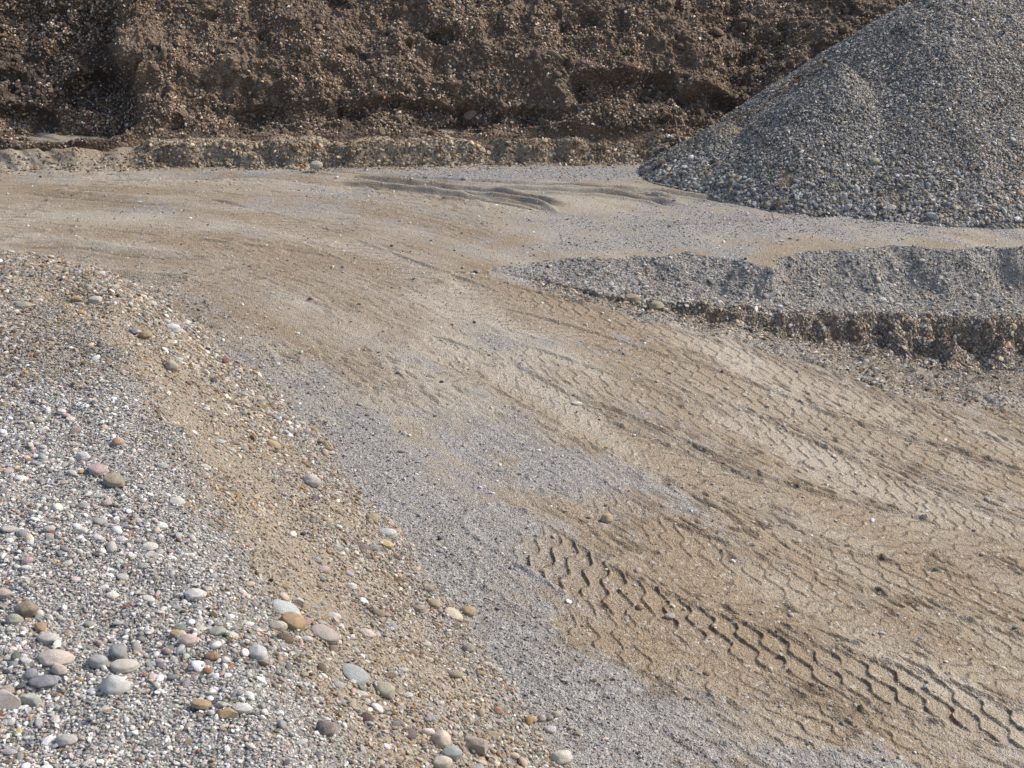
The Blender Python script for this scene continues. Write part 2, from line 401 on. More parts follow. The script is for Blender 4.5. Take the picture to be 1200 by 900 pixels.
def mat_floor():
    s = NT('pit_floor'); co = s.coord()
    grey, brown, wet_shade = s.attr('grey'), s.attr('brown'), s.attr('wet_shade')
    n1 = s.noise(co, 1.1, 5); n2 = s.noise(co, 9, 5); n3 = s.noise(co, 70, 3)
    tan = s.mix(s.ramp(n1, [(.35, (0, 0, 0)), (.68, (1, 1, 1))]), (.300, .245, .178), (.365, .312, .240))
    tan = s.mix(s.math('MULTIPLY', s.ramp(n2, [(.4, (0, 0, 0)), (.75, (1, 1, 1))]), .35), tan, (.30, .235, .165))
    tint = s.attr('tint')
    tan = s.mix(s.ramp(tint, [(.52, (0, 0, 0)), (.85, (.75, .75, .75))]), tan, (.42, .372, .30))
    tan = s.mix(s.ramp(tint, [(.12, (.7, .7, .7)), (.46, (0, 0, 0))]), tan, (.275, .205, .135))
    cell = s.voro(co, 75); v2 = s.n('ShaderNodeSeparateColor'); s.l(cell, v2.inputs[0])
    grav = s.mix(.55, gravel_ramp(s, v2.outputs[0]), (.315, .295, .275))
    fac = s.math('ADD', grey, s.math('ADD', s.math('MULTIPLY', s.math('SUBTRACT', n3, .5), 1.1), s.math('MULTIPLY', s.math('SUBTRACT', s.noise(co, 14, 6, rough=.75), .5), 1.3)), clamp=True)
    fac = s.ramp(fac, [(.25, (0, 0, 0)), (.75, (1, 1, 1))])
    c = s.mix(fac, tan, grav)
    bn = s.mix(n2, (.13, .10, .074), (.30, .25, .19))
    bfac = s.math('ADD', brown, s.math('MULTIPLY', s.math('SUBTRACT', n2, .5), .8), clamp=True)
    c = s.mix(s.math('MULTIPLY', s.ramp(bfac, [(.3, (0, 0, 0)), (.8, (1, 1, 1))]), .85), c, bn)
    c = s.mix(s.math('MULTIPLY', wet_shade, .85), c, (.085, .061, .040))
    sp = s.voro(co, 42); v3 = s.n('ShaderNodeSeparateColor'); s.l(sp, v3.inputs[0])
    c = s.mix(s.ramp(v3.outputs[0], [(.93, (0, 0, 0)), (.96, (.55, .55, .55))]), c, (.50, .48, .44))
    c = s.mix(.8, c, s.ramp(n3, [(.3, (.45, .44, .43)), (.5, (.95, .95, .95)), (.72, (1.2, 1.2, 1.2))]), 'MULTIPLY')
    s.l(c, s.b.inputs['Base Color'])
    h = s.math('ADD', s.math('MULTIPLY', s.noise(co, 55, 4), 1.0), s.math('MULTIPLY', s.voro(co, 75, 'Distance'), -.8))
    s.bump(h, .014, .9)
    return s.m
def mat_heap():
    s = NT('heap_gravel_bed'); co = s.coord(); sand = s.attr('sand')
    cell = s.voro(co, 60); v = s.n('ShaderNodeSeparateColor'); s.l(cell, v.inputs[0])
    grav = s.mix(.35, gravel_ramp(s, v.outputs[0]), (.31, .285, .255))
    n3 = s.noise(co, 40, 4)
    sd_ = s.mix(n3, (.29, .225, .155), (.39, .325, .245))
    f = s.ramp(s.math('ADD', sand, s.math('MULTIPLY', s.math('SUBTRACT', n3, .5), 1.0), clamp=True), [(.25, (0, 0, 0)), (.6, (1, 1, 1))])
    c = s.mix(s.math('MULTIPLY', f, .75), grav, sd_)
    s.l(c, s.b.inputs['Base Color'])
    s.bump(s.math('ADD', s.noise(co, 60, 4), s.math('MULTIPLY', s.voro(co, 60, 'Distance'), -1.2)), .018, 1.0)
    return s.m
def mat_pile():
    s = NT('pile_gravel_bed'); co = s.coord(); tone = s.attr('sand')
    cell = s.voro(co, 24); v = s.n('ShaderNodeSeparateColor'); s.l(cell, v.inputs[0])
    grav = s.mix(.6, gravel_ramp(s, v.outputs[0]), (.12, .12, .12))
    n = s.noise(co, 14, 4)
    f = s.ramp(s.math('ADD', tone, s.math('MULTIPLY', s.math('SUBTRACT', n, .5), .9), clamp=True), [(.3, (0, 0, 0)), (.8, (1, 1, 1))])
    c = s.mix(s.math('MULTIPLY', f, .8), grav, (.25, .20, .145))
    s.l(c, s.b.inputs['Base Color'])
    s.bump(s.math('ADD', s.noise(co, 30, 4), s.math('MULTIPLY', s.voro(co, 24, 'Distance'), -1.2)), .04, 1.0)
    return s.m
def mat_bank():
    s = NT('raw_earth'); co = s.coord(); moist_shade = s.attr('moist_shade')
    n1 = s.noise(co, .9, 5); n2 = s.noise(co, 8, 5, rough=.65); n3 = s.noise(co, 40, 4)
    c = s.mix(s.ramp(n1, [(.35, (0, 0, 0)), (.65, (1, 1, 1))]), (.215, .142, .092), (.31, .222, .152))
    c = s.mix(s.ramp(n2, [(.38, (0, 0, 0)), (.66, (1, 1, 1))]), c, (.135, .096, .068))
    c = s.mix(s.math('MULTIPLY', n3, .4), c, (.25, .19, .14))
    c = s.mix(s.math('MULTIPLY', moist_shade, .7), c, (.040, .030, .024))
    cell = s.voro(co, 22); v = s.n('ShaderNodeSeparateColor'); s.l(cell, v.inputs[0])
    c = s.mix(s.ramp(v.outputs[0], [(.88, (0, 0, 0)), (.92, (.75, .75, .75))]), c, (.33, .29, .25))
    s.l(c, s.b.inputs['Base Color'])
    s.bump(s.math('ADD', s.noise(co, 14, 6, rough=.7), s.math('MULTIPLY', s.voro(co, 22, 'Distance'), -.8)), .09, 1.0)
    return s.m
def mat_stones(name, typ, dust=.0):
    s = NT(name); co = s.coord()
    if typ == 'INSTANCER': base = s.attr('pcol', 'INSTANCER', 'Color')
    else: base = s.n('ShaderNodeObjectInfo').outputs['Color']
    n = s.noise(co, 3.0, 5, rough=.7)
    c = s.mix(1.0, base, s.ramp(n, [(.25, (.66, .65, .64)), (.5, (.98, .98, .98)), (.78, (1.2, 1.2, 1.2))]), 'MULTIPLY')
    if typ != 'INSTANCER':
        vn = s.noise(co, 1.3, 3)
        c = s.mix(s.ramp(vn, [(.50, (0, 0, 0)), (.53, (.45, .45, .45)), (.57, (0, 0, 0))]), c, (.5, .48, .45))
        c = s.mix(s.math('MULTIPLY', s.ramp(s.noise(co, 30, 2), [(.45, (0, 0, 0)), (.7, (1, 1, 1))]), .25), c, (.12, .11, .10))
        c = s.mix(s.math('MULTIPLY', s.ramp(s.noise(co, 2.2, 6, rough=.8), [(.42, (0, 0, 0)), (.62, (1, 1, 1))]), .5), c, (.40, .36, .30))
    s.l(c, s.b.inputs['Base Color']); s.b.inputs['Roughness'].default_value = .8
    s.bump(s.noise(co, 7 if typ == 'INSTANCER' else 14, 4), .05, .5)
    return s.m
M_floor, M_heap, M_pile, M_bank = mat_floor(), mat_heap(), mat_pile(), mat_bank()
M_inst = mat_stones('loose_stone', 'INSTANCER'); M_stone = mat_stones('cobble_stone', 'OBJECT')

# ------------------------------------------------------------------ the floor sheet (reaches the horizon), heap and pile
th = np.concatenate([np.linspace(-180, -31, 50)[:-1], np.linspace(-31, 31, 1600), np.linspace(31, 180, 50)[1:]])
rr = np.concatenate([np.linspace(.4, 5.4, 60)[:-1], np.geomspace(5.4, 26.5, 1350), np.geomspace(27, 3500, 60)])
TH, RR = np.meshgrid(np.radians(th), rr)
X = RR * np.sin(TH); Y = RR * np.cos(TH)
X = X.astype(np.float64); Y = Y.astype(np.float64)
fz, grey, brown, wet_shade, face, tint = floor(X.ravel(), Y.ravel())
FZ = fz.reshape(X.shape)
ground = grid_object('ground', X, Y, FZ, M_floor, dict(grey=grey, brown=brown, wet_shade=wet_shade, tint=tint)); tag(ground, kind='structure')
hz, hh, hs, hd = heap(X.ravel(), Y.ravel()); hh = hh.reshape(X.shape)
HZ = hz.reshape(X.shape); mh = (hh > -.10) & (RR < 26)
HZ = np.where(hh < .02, FZ + np.minimum(hh, .02) - .0, HZ)
gravel_heap = grid_object('gravel_heap', X, Y, HZ, M_heap, dict(sand=hs), mh)
tag(gravel_heap, 'long low foreground heap of pale gravel and cobbles sloping down to the road', 'gravel heap')
pz, ph = pile(X.ravel(), Y.ravel()); ph = ph.reshape(X.shape); PZ = pz.reshape(X.shape)
PZ = np.where(ph < .02, FZ + ph - .02, np.maximum(PZ, FZ + .0)); mp = (ph > -.12) & (RR < 34)
xr, yr = X.ravel(), Y.ravel()
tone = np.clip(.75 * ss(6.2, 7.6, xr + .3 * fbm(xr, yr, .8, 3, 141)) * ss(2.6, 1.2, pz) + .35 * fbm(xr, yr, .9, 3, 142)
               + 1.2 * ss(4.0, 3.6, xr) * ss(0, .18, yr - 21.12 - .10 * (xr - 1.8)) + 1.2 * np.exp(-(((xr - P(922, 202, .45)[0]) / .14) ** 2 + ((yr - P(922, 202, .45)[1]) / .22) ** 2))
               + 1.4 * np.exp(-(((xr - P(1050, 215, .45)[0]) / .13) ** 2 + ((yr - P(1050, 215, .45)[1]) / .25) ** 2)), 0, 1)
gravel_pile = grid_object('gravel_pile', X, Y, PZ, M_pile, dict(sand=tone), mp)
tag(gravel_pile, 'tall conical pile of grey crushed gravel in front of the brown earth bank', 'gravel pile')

TOPZ = np.maximum(FZ, np.where(hh > .02, HZ, -9)); TOPZ = np.maximum(TOPZ, np.where(ph > .02, PZ, -9))
_lr = np.log(rr)
def mesh_z(x, y):
    """height of the finished terrain meshes"""
    r = np.hypot(x, y); fi = np.clip(np.interp(r, rr, np.arange(len(rr))), 0, len(rr) - 1.001); fj = np.clip(np.interp(np.degrees(np.arctan2(x, y)), th, np.arange(len(th))), 0, len(th) - 1.001)
    i = fi.astype(int); j = fj.astype(int); a = fi - i; b = fj - j
    return (TOPZ[i, j] * (1 - a) + TOPZ[i + 1, j] * a) * (1 - b) + (TOPZ[i, j + 1] * (1 - a) + TOPZ[i + 1, j + 1] * a) * b

# ------------------------------------------------------------------ the earth bank behind
AX = P(172, 110, .9)[0]
def bank(x, s):
    """surface point of the raw earth bank: x along it, s up the slope from its foot"""
    west = ss(AX + .3, AX - .5, x)
    foot = 22.72 + .10 * fbm(x, x * 0, .5, 2, 151) - .34 * west
    a = R(43)
    smax = 9.0
    up = np.clip(s, 0, smax)
    n = .22 * fbm(x, s, .33, 3, 153) + .12 * fbm(x, s, 1.1, 3, 155) + .055 * fbm(x, s, 3.3, 3, 157)
    n = n + .030 * perlin(x * 11, s * 11, 158) + .018 * perlin(x * 23, s * 23, 159)
    # slumped hollows: the dark notches low on the face
    def hol(cx, cs, wx, ws, dep):
        w1 = .25 * fbm(x, s, 1.3, 2, 160)
        q = ((x - cx) / wx + w1) ** 2 + ((s - cs) / ws + w1) ** 2
        return dep * ss(1.25, .55, q)
    n = n - .10 * ss(.25, .6, fbm(x, s, 1.5, 3, 165)) - hol(-6.9, 1.5, .7, .5, .25) - hol(-8.2, .9, .6, .35, .2)
    n = n - hol(1.9, .95, 1.05, .33, .34) - hol(3.2, .70, .55, .30, .30) - hol(.35, .45, .9, .22, .14) - hol(-1.6, .55, 1.5, .28, .20) - hol(-3.6, .5, 1.2, .22, .15)
    n = n - hol(-1.15, 2.05, .30, .16, .22) - hol(-3.0, 1.0, .5, .4, .08)
    # big recess on the left, its east wall standing proud
    edge = AX + .12 * perlin(s * 1.3, s * 0, 161) - .55 * ss(.9, 2.3, s)
    rec = ss(edge + .10, edge - .35, x)
    n = n - rec * (.60 * ss(.05, .5, s) * ss(4.2, 2.2, s)) + rec * .30 * ss(-7.4, -9.3, x) * bump1(s, .8, .8)
    n = n + .16 * bump1(x, edge + .35, .4) * ss(.1, .5, s)
    n = n * ss(0, .25, s) + 0
    Y = foot + up * math.cos(a) - n * math.sin(a) + np.maximum(s - smax, 0)
    Z = .37 - .13 * west + up * math.sin(a) + n * math.cos(a) - .6 * ss(.05, -.3, s)
    Y = Y + np.minimum(s, 0) * 1.0
    rad = np.clip(-n * 1.1 + .15, 0, 1)
    moist_shade = np.clip(.75 * rec * ss(.9, 0, bump1(s, .75, .5) * ss(edge - .5, edge - 1.2, x)) + .6 * ss(-.02, -.35, n) + .35 * fbm(x, s, .9, 3, 163), 0, 1)  # shade of recess and hollows painted dark, plus scattered damp patches
    moist_shade = np.maximum(moist_shade, .75 * ss(.75, .1, s) * ss(-.25, .35, fbm(x, s * .5, 1.2, 2, 164)) * ss(0, .12, s))
    return x, Y, Z, moist_shade
bx = np.concatenate([-np.geomspace(120, 11.3, 60)[:-1], np.linspace(-11, 8.2, 1500), np.geomspace(8.4, 120, 60)])
bs = np.concatenate([np.linspace(-.3, 5.2, 560), np.linspace(5.3, 9, 60)[1:], np.geomspace(9.1, 900, 30)])
BX, BS = np.meshgrid(bx, bs)
_, BY, BZ, bm_ = bank(BX.ravel(), BS.ravel())
hill = grid_object('hillside', BX, BY.reshape(BX.shape), BZ.reshape(BX.shape), M_bank, dict(moist_shade=bm_)); tag(hill, kind='structure')

# ------------------------------------------------------------------ stone shapes
import bmesh
def stone_mesh(name, sub, seed, angular, mat):
    bm = bmesh.new(); bmesh.ops.create_icosphere(bm, subdivisions=sub, radius=1)
    r = random.Random(seed); planes = []
    for _ in range(7 if angular else 4):
        v = Vector((r.gauss(0, 1), r.gauss(0, 1), r.gauss(0, 1))).normalized(); planes.append((v, r.uniform(.58, .82) if angular else r.uniform(.74, .93)))
    ph_ = [r.uniform(0, 6.28) for _ in range(6)]
    sharp = .0 if angular else .35
    for v in bm.verts:
        p = v.co.copy(); n = p.normalized()
        k = 1 + (.08 if not angular else .12) * (math.sin(n.x * 2.3 + ph_[0]) + math.sin(n.y * 2.7 + ph_[1]) + math.sin(n.z * 2.1 + ph_[2])) / 1.6
        k += .035 * (math.sin(n.x * 6 + ph_[3]) * math.sin(n.y * 5 + ph_[4]) + math.sin(n.z * 7 + ph_[5]))
        p = n * k
        for (q, d) in planes:
            e = p.dot(q) - d
            if e > 0: p -= q * e * (1 - sharp)
        v.co = p
    for f in bm.faces: f.smooth = not angular
    me = bpy.data.meshes.new(name); bm.to_mesh(me); bm.free(); me.materials.append(mat); return me
def proto_collection(name, n, sub, angular, seed):
    c = bpy.data.collections.new(name)
    for k in range(n):
        c.objects.link(bpy.data.objects.new('gravel_stone', stone_mesh('gravel_stone', sub, seed + k, angular, M_inst)))
    return c
C_round = proto_collection('round_gravel', 9, 2, False, 100)
C_ang = proto_collection('broken_gravel', 8, 2, True, 200)
C_tiny = proto_collection('fine_gravel', 6, 1, True, 300)

def scatter_group(coll):
    g = bpy.data.node_groups.new('scatter_' + coll.name, 'GeometryNodeTree')
    g.interface.new_socket('Geometry', in_out='INPUT', socket_type='NodeSocketGeometry')
    g.interface.new_socket('Geometry', in_out='OUTPUT', socket_type='NodeSocketGeometry')
    i = g.nodes.new('NodeGroupInput'); o = g.nodes.new('NodeGroupOutput')
    ci = g.nodes.new('GeometryNodeCollectionInfo'); ci.inputs[0].default_value = coll
    ci.inputs['Separate Children'].default_value = True; ci.inputs['Reset Children'].default_value = True
    ip = g.nodes.new('GeometryNodeInstanceOnPoints'); ip.inputs['Pick Instance'].default_value = True
    def na(n, t):
        x = g.nodes.new('GeometryNodeInputNamedAttribute'); x.data_type = t; x.inputs[0].default_value = n; return x.outputs[0]
    g.links.new(i.outputs[0], ip.inputs['Points']); g.links.new(ci.outputs[0], ip.inputs['Instance'])
    g.links.new(na('idx', 'INT'), ip.inputs['Instance Index'])
    e2r = g.nodes.new('FunctionNodeEulerToRotation'); g.links.new(na('rot', 'FLOAT_VECTOR'), e2r.inputs[0])
    g.links.new(e2r.outputs[0], ip.inputs['Rotation']); g.links.new(na('scl', 'FLOAT_VECTOR'), ip.inputs['Scale'])
    g.links.new(ip.outputs[0], o.inputs[0])
    return g
G = {c.name: scatter_group(c) for c in (C_round, C_ang, C_tiny)}

# base colours of the river gravel (reflectance)
PAL = {
 'pale': (.55, .52, .47), 'white': (.64, .61, .56), 'grey': (.345, .335, .315), 'blue': (.265, .272, .272), 'dark': (.10, .10, .105),
 'tan': (.42, .35, .26), 'ochre': (.36, .24, .12), 'rust': (.28, .13, .07), 'pink': (.44, .34, .31), 'purple': (.20, .15, .15), 'green': (.29, .31, .26), 'brown': (.19, .14, .10)}
def colours(n, weights, var=.16, bright=1.0):
    k = list(weights); p = np.array([weights[a] for a in k], float); p /= p.sum()
    c = np.array([PAL[a] for a in k])[rng.choice(len(k), n, p=p)]
    c = c * (bright * np.exp(rng.normal(0, var, (n, 1)))) * (1 + rng.normal(0, .03, (n, 3)))
    return np.clip(c, .02, .82)
W_HEAP = dict(pale=32, white=16, grey=20, blue=13, dark=4, tan=8, ochre=1.8, rust=.7, pink=7, purple=2.5, green=3, brown=3)
W_SLOPE = dict(pale=17, white=5, grey=9, blue=2, dark=3, tan=40, ochre=12, rust=2, pink=8, purple=2, green=3, brown=7)
W_PILE = dict(pale=13, white=3.5, grey=34, blue=6, dark=11, tan=28, green=3, brown=4)
W_BANK = dict(brown=60, tan=17, pale=8, white=1.5, grey=4, rust=3, pink=4, dark=6)
W_FLOOR = dict(pale=22, white=7, grey=30, blue=8, tan=22, dark=5, pink=4, brown=4)
W_CUT = dict(pale=12, white=4, grey=34, blue=10, tan=12, dark=12, rust=3, brown=12)

def make_stuff(name, pts, nrm, rad, cols, coll, nvar, flat=(.45, .8), parent=None, label=None, sink=.25):
    n = len(pts)
    if n == 0: return None
    # orientation: flat side lies roughly on the slope
    tilt = rng.normal(0, .35, (n, 2)); nx, ny, nz = nrm.T
    ry = np.arctan2(nx, nz); rx = -np.arctan2(ny, np.hypot(nx, nz))
    yaw = rng.uniform(0, 6.283, n)
    rot = np.stack([rx + tilt[:, 0], ry + tilt[:, 1], yaw], 1)      # Euler XYZ: yaw is applied last; cheap and good enough for pebbles
    sx = rad * rng.uniform(.95, 1.55, n); sy = rad * rng.uniform(.75, 1.1, n); sz = rad * rng.uniform(*flat, n)
    rot[:, 2] = yaw * 0 + rng.normal(0, .5, n); swap = rng.random(n) < .5
    sx, sy = np.where(swap, sx, sy), np.where(swap, sy, sx)
    pts = pts + nrm * (sz * (1 - 2 * sink))[:, None]
    me = bpy.data.meshes.new(name); me.vertices.add(n); me.vertices.foreach_set('co', pts.astype(np.float32).ravel())
    a = me.attributes.new('rot', 'FLOAT_VECTOR', 'POINT'); a.data.foreach_set('vector', rot.astype(np.float32).ravel())
    a = me.attributes.new('scl', 'FLOAT_VECTOR', 'POINT'); a.data.foreach_set('vector', np.stack([sx, sy, sz], 1).astype(np.float32).ravel())
    a = me.attributes.new('idx', 'INT', 'POINT'); a.data.foreach_set('value', rng.integers(0, nvar, n).astype(np.int32))
    a = me.attributes.new('pcol', 'FLOAT_COLOR', 'POINT'); a.data.foreach_set('color', np.concatenate([cols, np.ones((n, 1))], 1).astype(np.float32).ravel())
    me.materials.append(M_inst)
    o = link(bpy.data.objects.new(name, me), parent)
    md = o.modifiers.new('scatter', 'NODES'); md.node_group = G[coll.name]
    tag(o, label, None, None, 'stuff'); return o

def surf(fn, x, y, e=.03):
    z = fn(x, y); gx = (fn(x + e, y) - fn(x - e, y)) / (2 * e); gy = (fn(x, y + e) - fn(x, y - e)) / (2 * e)
    n = np.stack([-gx, -gy, np.ones_like(gx)], 1); n /= np.linalg.norm(n, axis=1)[:, None]
    return np.stack([x, y, z], 1), n
def fan(n, r0, r1, a0, a1, power=1.0):
    """random ground points in a sector; power 1 = even by area, 0 = denser near"""
    u = rng.random(n); e = 1 + power
    r = (r0 ** e + u * (r1 ** e - r0 ** e)) ** (1 / e)
    a = np.radians(rng.uniform(a0, a1, n)); return r * np.sin(a), r * np.cos(a)
heap_z = floor_z = pile_z = mesh_z

# --- near heap: fine cover, medium gravel, coarse bands
x, y = fan(420000, 4.6, 18, -31, 14, .35)
h, d, ds, al = heap_raw(x, y); m = h > .0; x, y, h, d, ds = x[m], y[m], h[m], d[m], ds[m]
coarse = fbm(x, y, .9, 3, 171)
sandm = heap(x, y, False)[2]
pk = rng.random(len(x)) < np.clip(.78 - .38 * sandm, .1, 1); x, y, h, d, ds, coarse, sandm = [q[pk] for q in (x, y, h, d, ds, coarse, sandm)]
p, nr = surf(heap_z, x, y)
plateau = ss(1.45, 1.95, d + .18 * fbm(x, y, 1.6, 3, 174)) * ss(10.6, 9.3, y)
rad = .0062 * np.exp(rng.normal(0, .38, len(x))) * (1 + .25 * coarse + .15 * (1 - plateau)) * (1 + .35 * ss(9, 14, y))
tm = rng.random(len(x)) < np.clip(plateau * .93 + .04, 0, 1)
c = np.where(tm[:, None], colours(len(x), W_HEAP, .26, 1.18), colours(len(x), W_SLOPE, .26, .80))
ob = P(285, 615, .85); c = np.where((np.exp(-((x - ob[0]) / .34) ** 2 - ((y - ob[1]) / .6) ** 2) > rng.uniform(.3, 1.2, len(x)))[:, None], colours(len(x), dict(ochre=30, brown=30, tan=30)), c)
c = np.where((sandm > rng.uniform(.3, .9, len(x)))[:, None], colours(len(x), dict(tan=60, ochre=8, pale=24, brown=8)), c)
make_stuff('fine_gravel', p, nr, rad, c, C_tiny, 6, parent=gravel_heap)
x, y = fan(150000, 4.6, 18, -31, 14, .5)
h, d, ds, al = heap_raw(x, y); m = h > .01; x, y, h, d, ds = x[m], y[m], h[m], d[m], ds[m]
band = .85 * np.exp(-((d - .6) / .6) ** 2) + .55 * ss(1.6, 2.2, d) + .25 * ss(10, 14, y) + .3 * fbm(x, y, 1.4, 3, 172)
band = band - .9 * np.exp(-(ds / .3) ** 2)
pk = rng.random(len(x)) < np.clip(.12 + .6 * band, .04, 1); x, y, h, d = [q[pk] for q in (x, y, h, d)]
p, nr = surf(heap_z, x, y)
rad = .0098 * np.exp(rng.normal(0, .47, len(x))) * (1 + .30 * ss(8, 13, y)) * (.85 + .4 * perlin(x * 1.1, y * 1.1, 173)); rad = np.clip(rad, .004, .036)
tm = rng.random(len(x)) < np.clip(ss(1.45, 1.95, d) * ss(10.6, 9.3, y) * .85 + .12, 0, 1)
c = np.where(tm[:, None], colours(len(x), W_HEAP, .30, 1.12), colours(len(x), W_SLOPE, .30, .90))
make_stuff('coarse_gravel', p, nr, rad, c, C_round, 9, parent=gravel_heap, sink=.3)
# --- floor: chippings in the grey patches, sparse ones on the mud, spill at the heap's toe
x, y = fan(330000, 6.0, 24, -27, 29, .45)
_, g_, b_, w_, f_, ir = floor(x, y, False, False); hr = heap_raw(x, y)
spill = ss(-.9, -.05, hr[1]) * (hr[0] < .02)
pk = (hr[0] < .01) & (pile_raw(x, y) < 0.02) & (rng.random(len(x)) < np.clip(.07 + .85 * ss(.45, .95, g_) + .9 * spill + .3 * f_, 0, 1))
x, y, g_, f_, spill = x[pk], y[pk], g_[pk], f_[pk], spill[pk]
p, nr = surf(floor_z, x, y)
rad = .0042 * np.exp(rng.normal(0, .42, len(x))) * (1 + .5 * ss(9, 18, y)) * (1 + .6 * spill * rng.random(len(x)))
make_stuff('ground_gravel', p, nr, rad, colours(len(x), W_FLOOR), C_tiny, 6, label=None)
x, y = fan(5200, 6.0, 23, -27, 29, .9)
hr = heap_raw(x, y); pk = (hr[0] < .01) & (pile_raw(x, y) < .02); x, y = x[pk], y[pk]
p, nr = surf(floor_z, x, y)
make_stuff('ground_pebbles', p, nr, .010 * np.exp(rng.normal(0, .4, len(x))), colours(len(x), W_FLOOR, .2, 1.15), C_round, 9, sink=.35)
# --- faces of the cut on the right
x = rng.uniform(-.2, 7.2, 150000); y = rng.uniform(13.2, 18.2, 150000)
xf = rng.uniform(.3, 7.2, 60000); yf = np.interp(xf, Sc[0], Sc[1]) + rng.uniform(-.75, .15, 60000)
x = np.append(x, xf); y = np.append(y, yf)
_, m1, m2, m3, _, _ = cut_profile(x, y); k = m1 + m2 + .30 * m3
pk = rng.random(len(x)) < k * .9; x, y, m1, m2 = x[pk], y[pk], m1[pk], m2[pk]
p, nr = surf(floor_z, x, y)
rad = .0068 * np.exp(rng.normal(0, .5, len(x)))
c = np.where((m1 > .2)[:, None], colours(len(x), dict(pale=16, white=2, grey=32, blue=3, tan=32, dark=6), .24, .85), colours(len(x), dict(brown=44, tan=26, grey=16, dark=6, rust=3, pale=7, white=2), .24, 1.1))
make_stuff('cut_face_gravel', p, nr, np.clip(rad, .004, .035), c, C_ang, 8, sink=.3)
# --- pile on the right
x = rng.uniform(1.2, 10.2, 430000); y = rng.uniform(18.5, 23.4, 430000)
H = pile_raw(x, y); pk = (H > -.01); x, y, H = x[pk], y[pk], H[pk]
foot = ss(.75, .1, H)
for su, sv in ((922, 202), (1050, 215)):
    c0 = P(su, sv, .45); far = ((x - c0[0]) / .13) ** 2 + ((y - c0[1]) / .2) ** 2 > rng.uniform(.5, 1.3, len(x)); x, y, H, foot = x[far], y[far], H[far], foot[far]
flank = ss(0, .18, y - 21.12 - .10 * (x - 1.8) + .08 * perlin(x * 3, y * 3, 184)) * ss(4.0, 3.6, x)
pk = rng.random(len(x)) < (.75 + .2 * foot) * (1 - .85 * flank); x, y, H, foot = x[pk], y[pk], H[pk], foot[pk]
p, nr = surf(pile_z, x, y, .05)
rad = .0088 * np.exp(rng.normal(0, .42, len(x))) * (1 + .45 * foot)
sun_side = (rng.random(len(x)) < .75 * ss(5.2, 6.6, x + .35 * fbm(x, y, 1.2, 2, 183)) + .06)  # sunlight on the right flank put into the stone colours: lighter and warmer
c = np.where(sun_side[:, None], colours(len(x), dict(tan=24, pale=12, grey=26, brown=16, dark=8, blue=3), .28, 1.02), colours(len(x), W_PILE, .30, .84))
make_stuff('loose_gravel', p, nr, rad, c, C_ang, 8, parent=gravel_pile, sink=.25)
# --- rubble and clods on the earth bank and its ledge
n = 190000
x = rng.uniform(-10.5, 8.0, n); s_ = rng.uniform(.02, 5.0, n) ** 1.0
keepc = fbm(x, s_, .8, 3, 181)
pk = rng.random(n) < np.clip(.42 + .9 * keepc, .10, 1); x, s_ = x[pk], s_[pk]; n = len(x)
e = .04
_, y0, z0, _ = bank(x, s_); _, y1, z1, _ = bank(x + e, s_); _, y2, z2, _ = bank(x, s_ + e)
a = np.stack([np.full(n, e), y1 - y0, z1 - z0], 1); b = np.stack([np.zeros(n), y2 - y0, z2 - z0], 1)
nr = np.cross(a, b); nr /= np.linalg.norm(nr, axis=1)[:, None]
rad = np.clip(.0095 * np.exp(rng.normal(0, .45, n)), .004, .028)
make_stuff('bank_rubble', np.stack([x, y0, z0], 1), nr, rad, colours(n, W_BANK, .28, 1.15) * np.array([1.06, .97, .88]), C_ang, 8, flat=(.6, .95), sink=.25)
n = 1500
x = rng.uniform(-10.5, 8.0, n); s_ = rng.uniform(.02, 5.0, n)
_, y0, z0, _ = bank(x, s_); _, y1, z1, _ = bank(x + e, s_); _, y2, z2, _ = bank(x, s_ + e)
a = np.stack([np.full(n, e), y1 - y0, z1 - z0], 1); b = np.stack([np.zeros(n), y2 - y0, z2 - z0], 1)
nr = np.cross(a, b); nr /= np.linalg.norm(nr, axis=1)[:, None]
make_stuff('earth_clods', np.stack([x, y0, z0], 1), nr, np.clip(.035 * np.exp(rng.normal(0, .45, n)), .02, .10),
           colours(n, dict(brown=1), .2, .85), C_ang, 8, flat=(.6, .95), sink=.45)
x = rng.uniform(-9, 5.0, 60000); y = rng.uniform(21.2, 22.9, 60000); y[30000:] = np.interp(x[30000:], LF[0], LF[1]) + rng.uniform(-.1, .4, 30000); lz, lt, lsoft, lfy = ledge(x, y)
pk = (lt > .01) & (rng.random(len(x)) < .75 - .70 * lsoft) | ((y > lfy - .25) & (rng.random(len(x)) < .12)); x, y = x[pk], y[pk]
p, nr = surf(floor_z, x, y)
make_stuff('ledge_gravel', p, nr, np.clip(.0095 * np.exp(rng.normal(0, .55, len(x))), .004, .04), colours(len(x), dict(brown=46, tan=40, pale=5, grey=5, rust=2, dark=3), .26, .92) * np.array([1.05, .98, .88]), C_ang, 8, sink=.3)

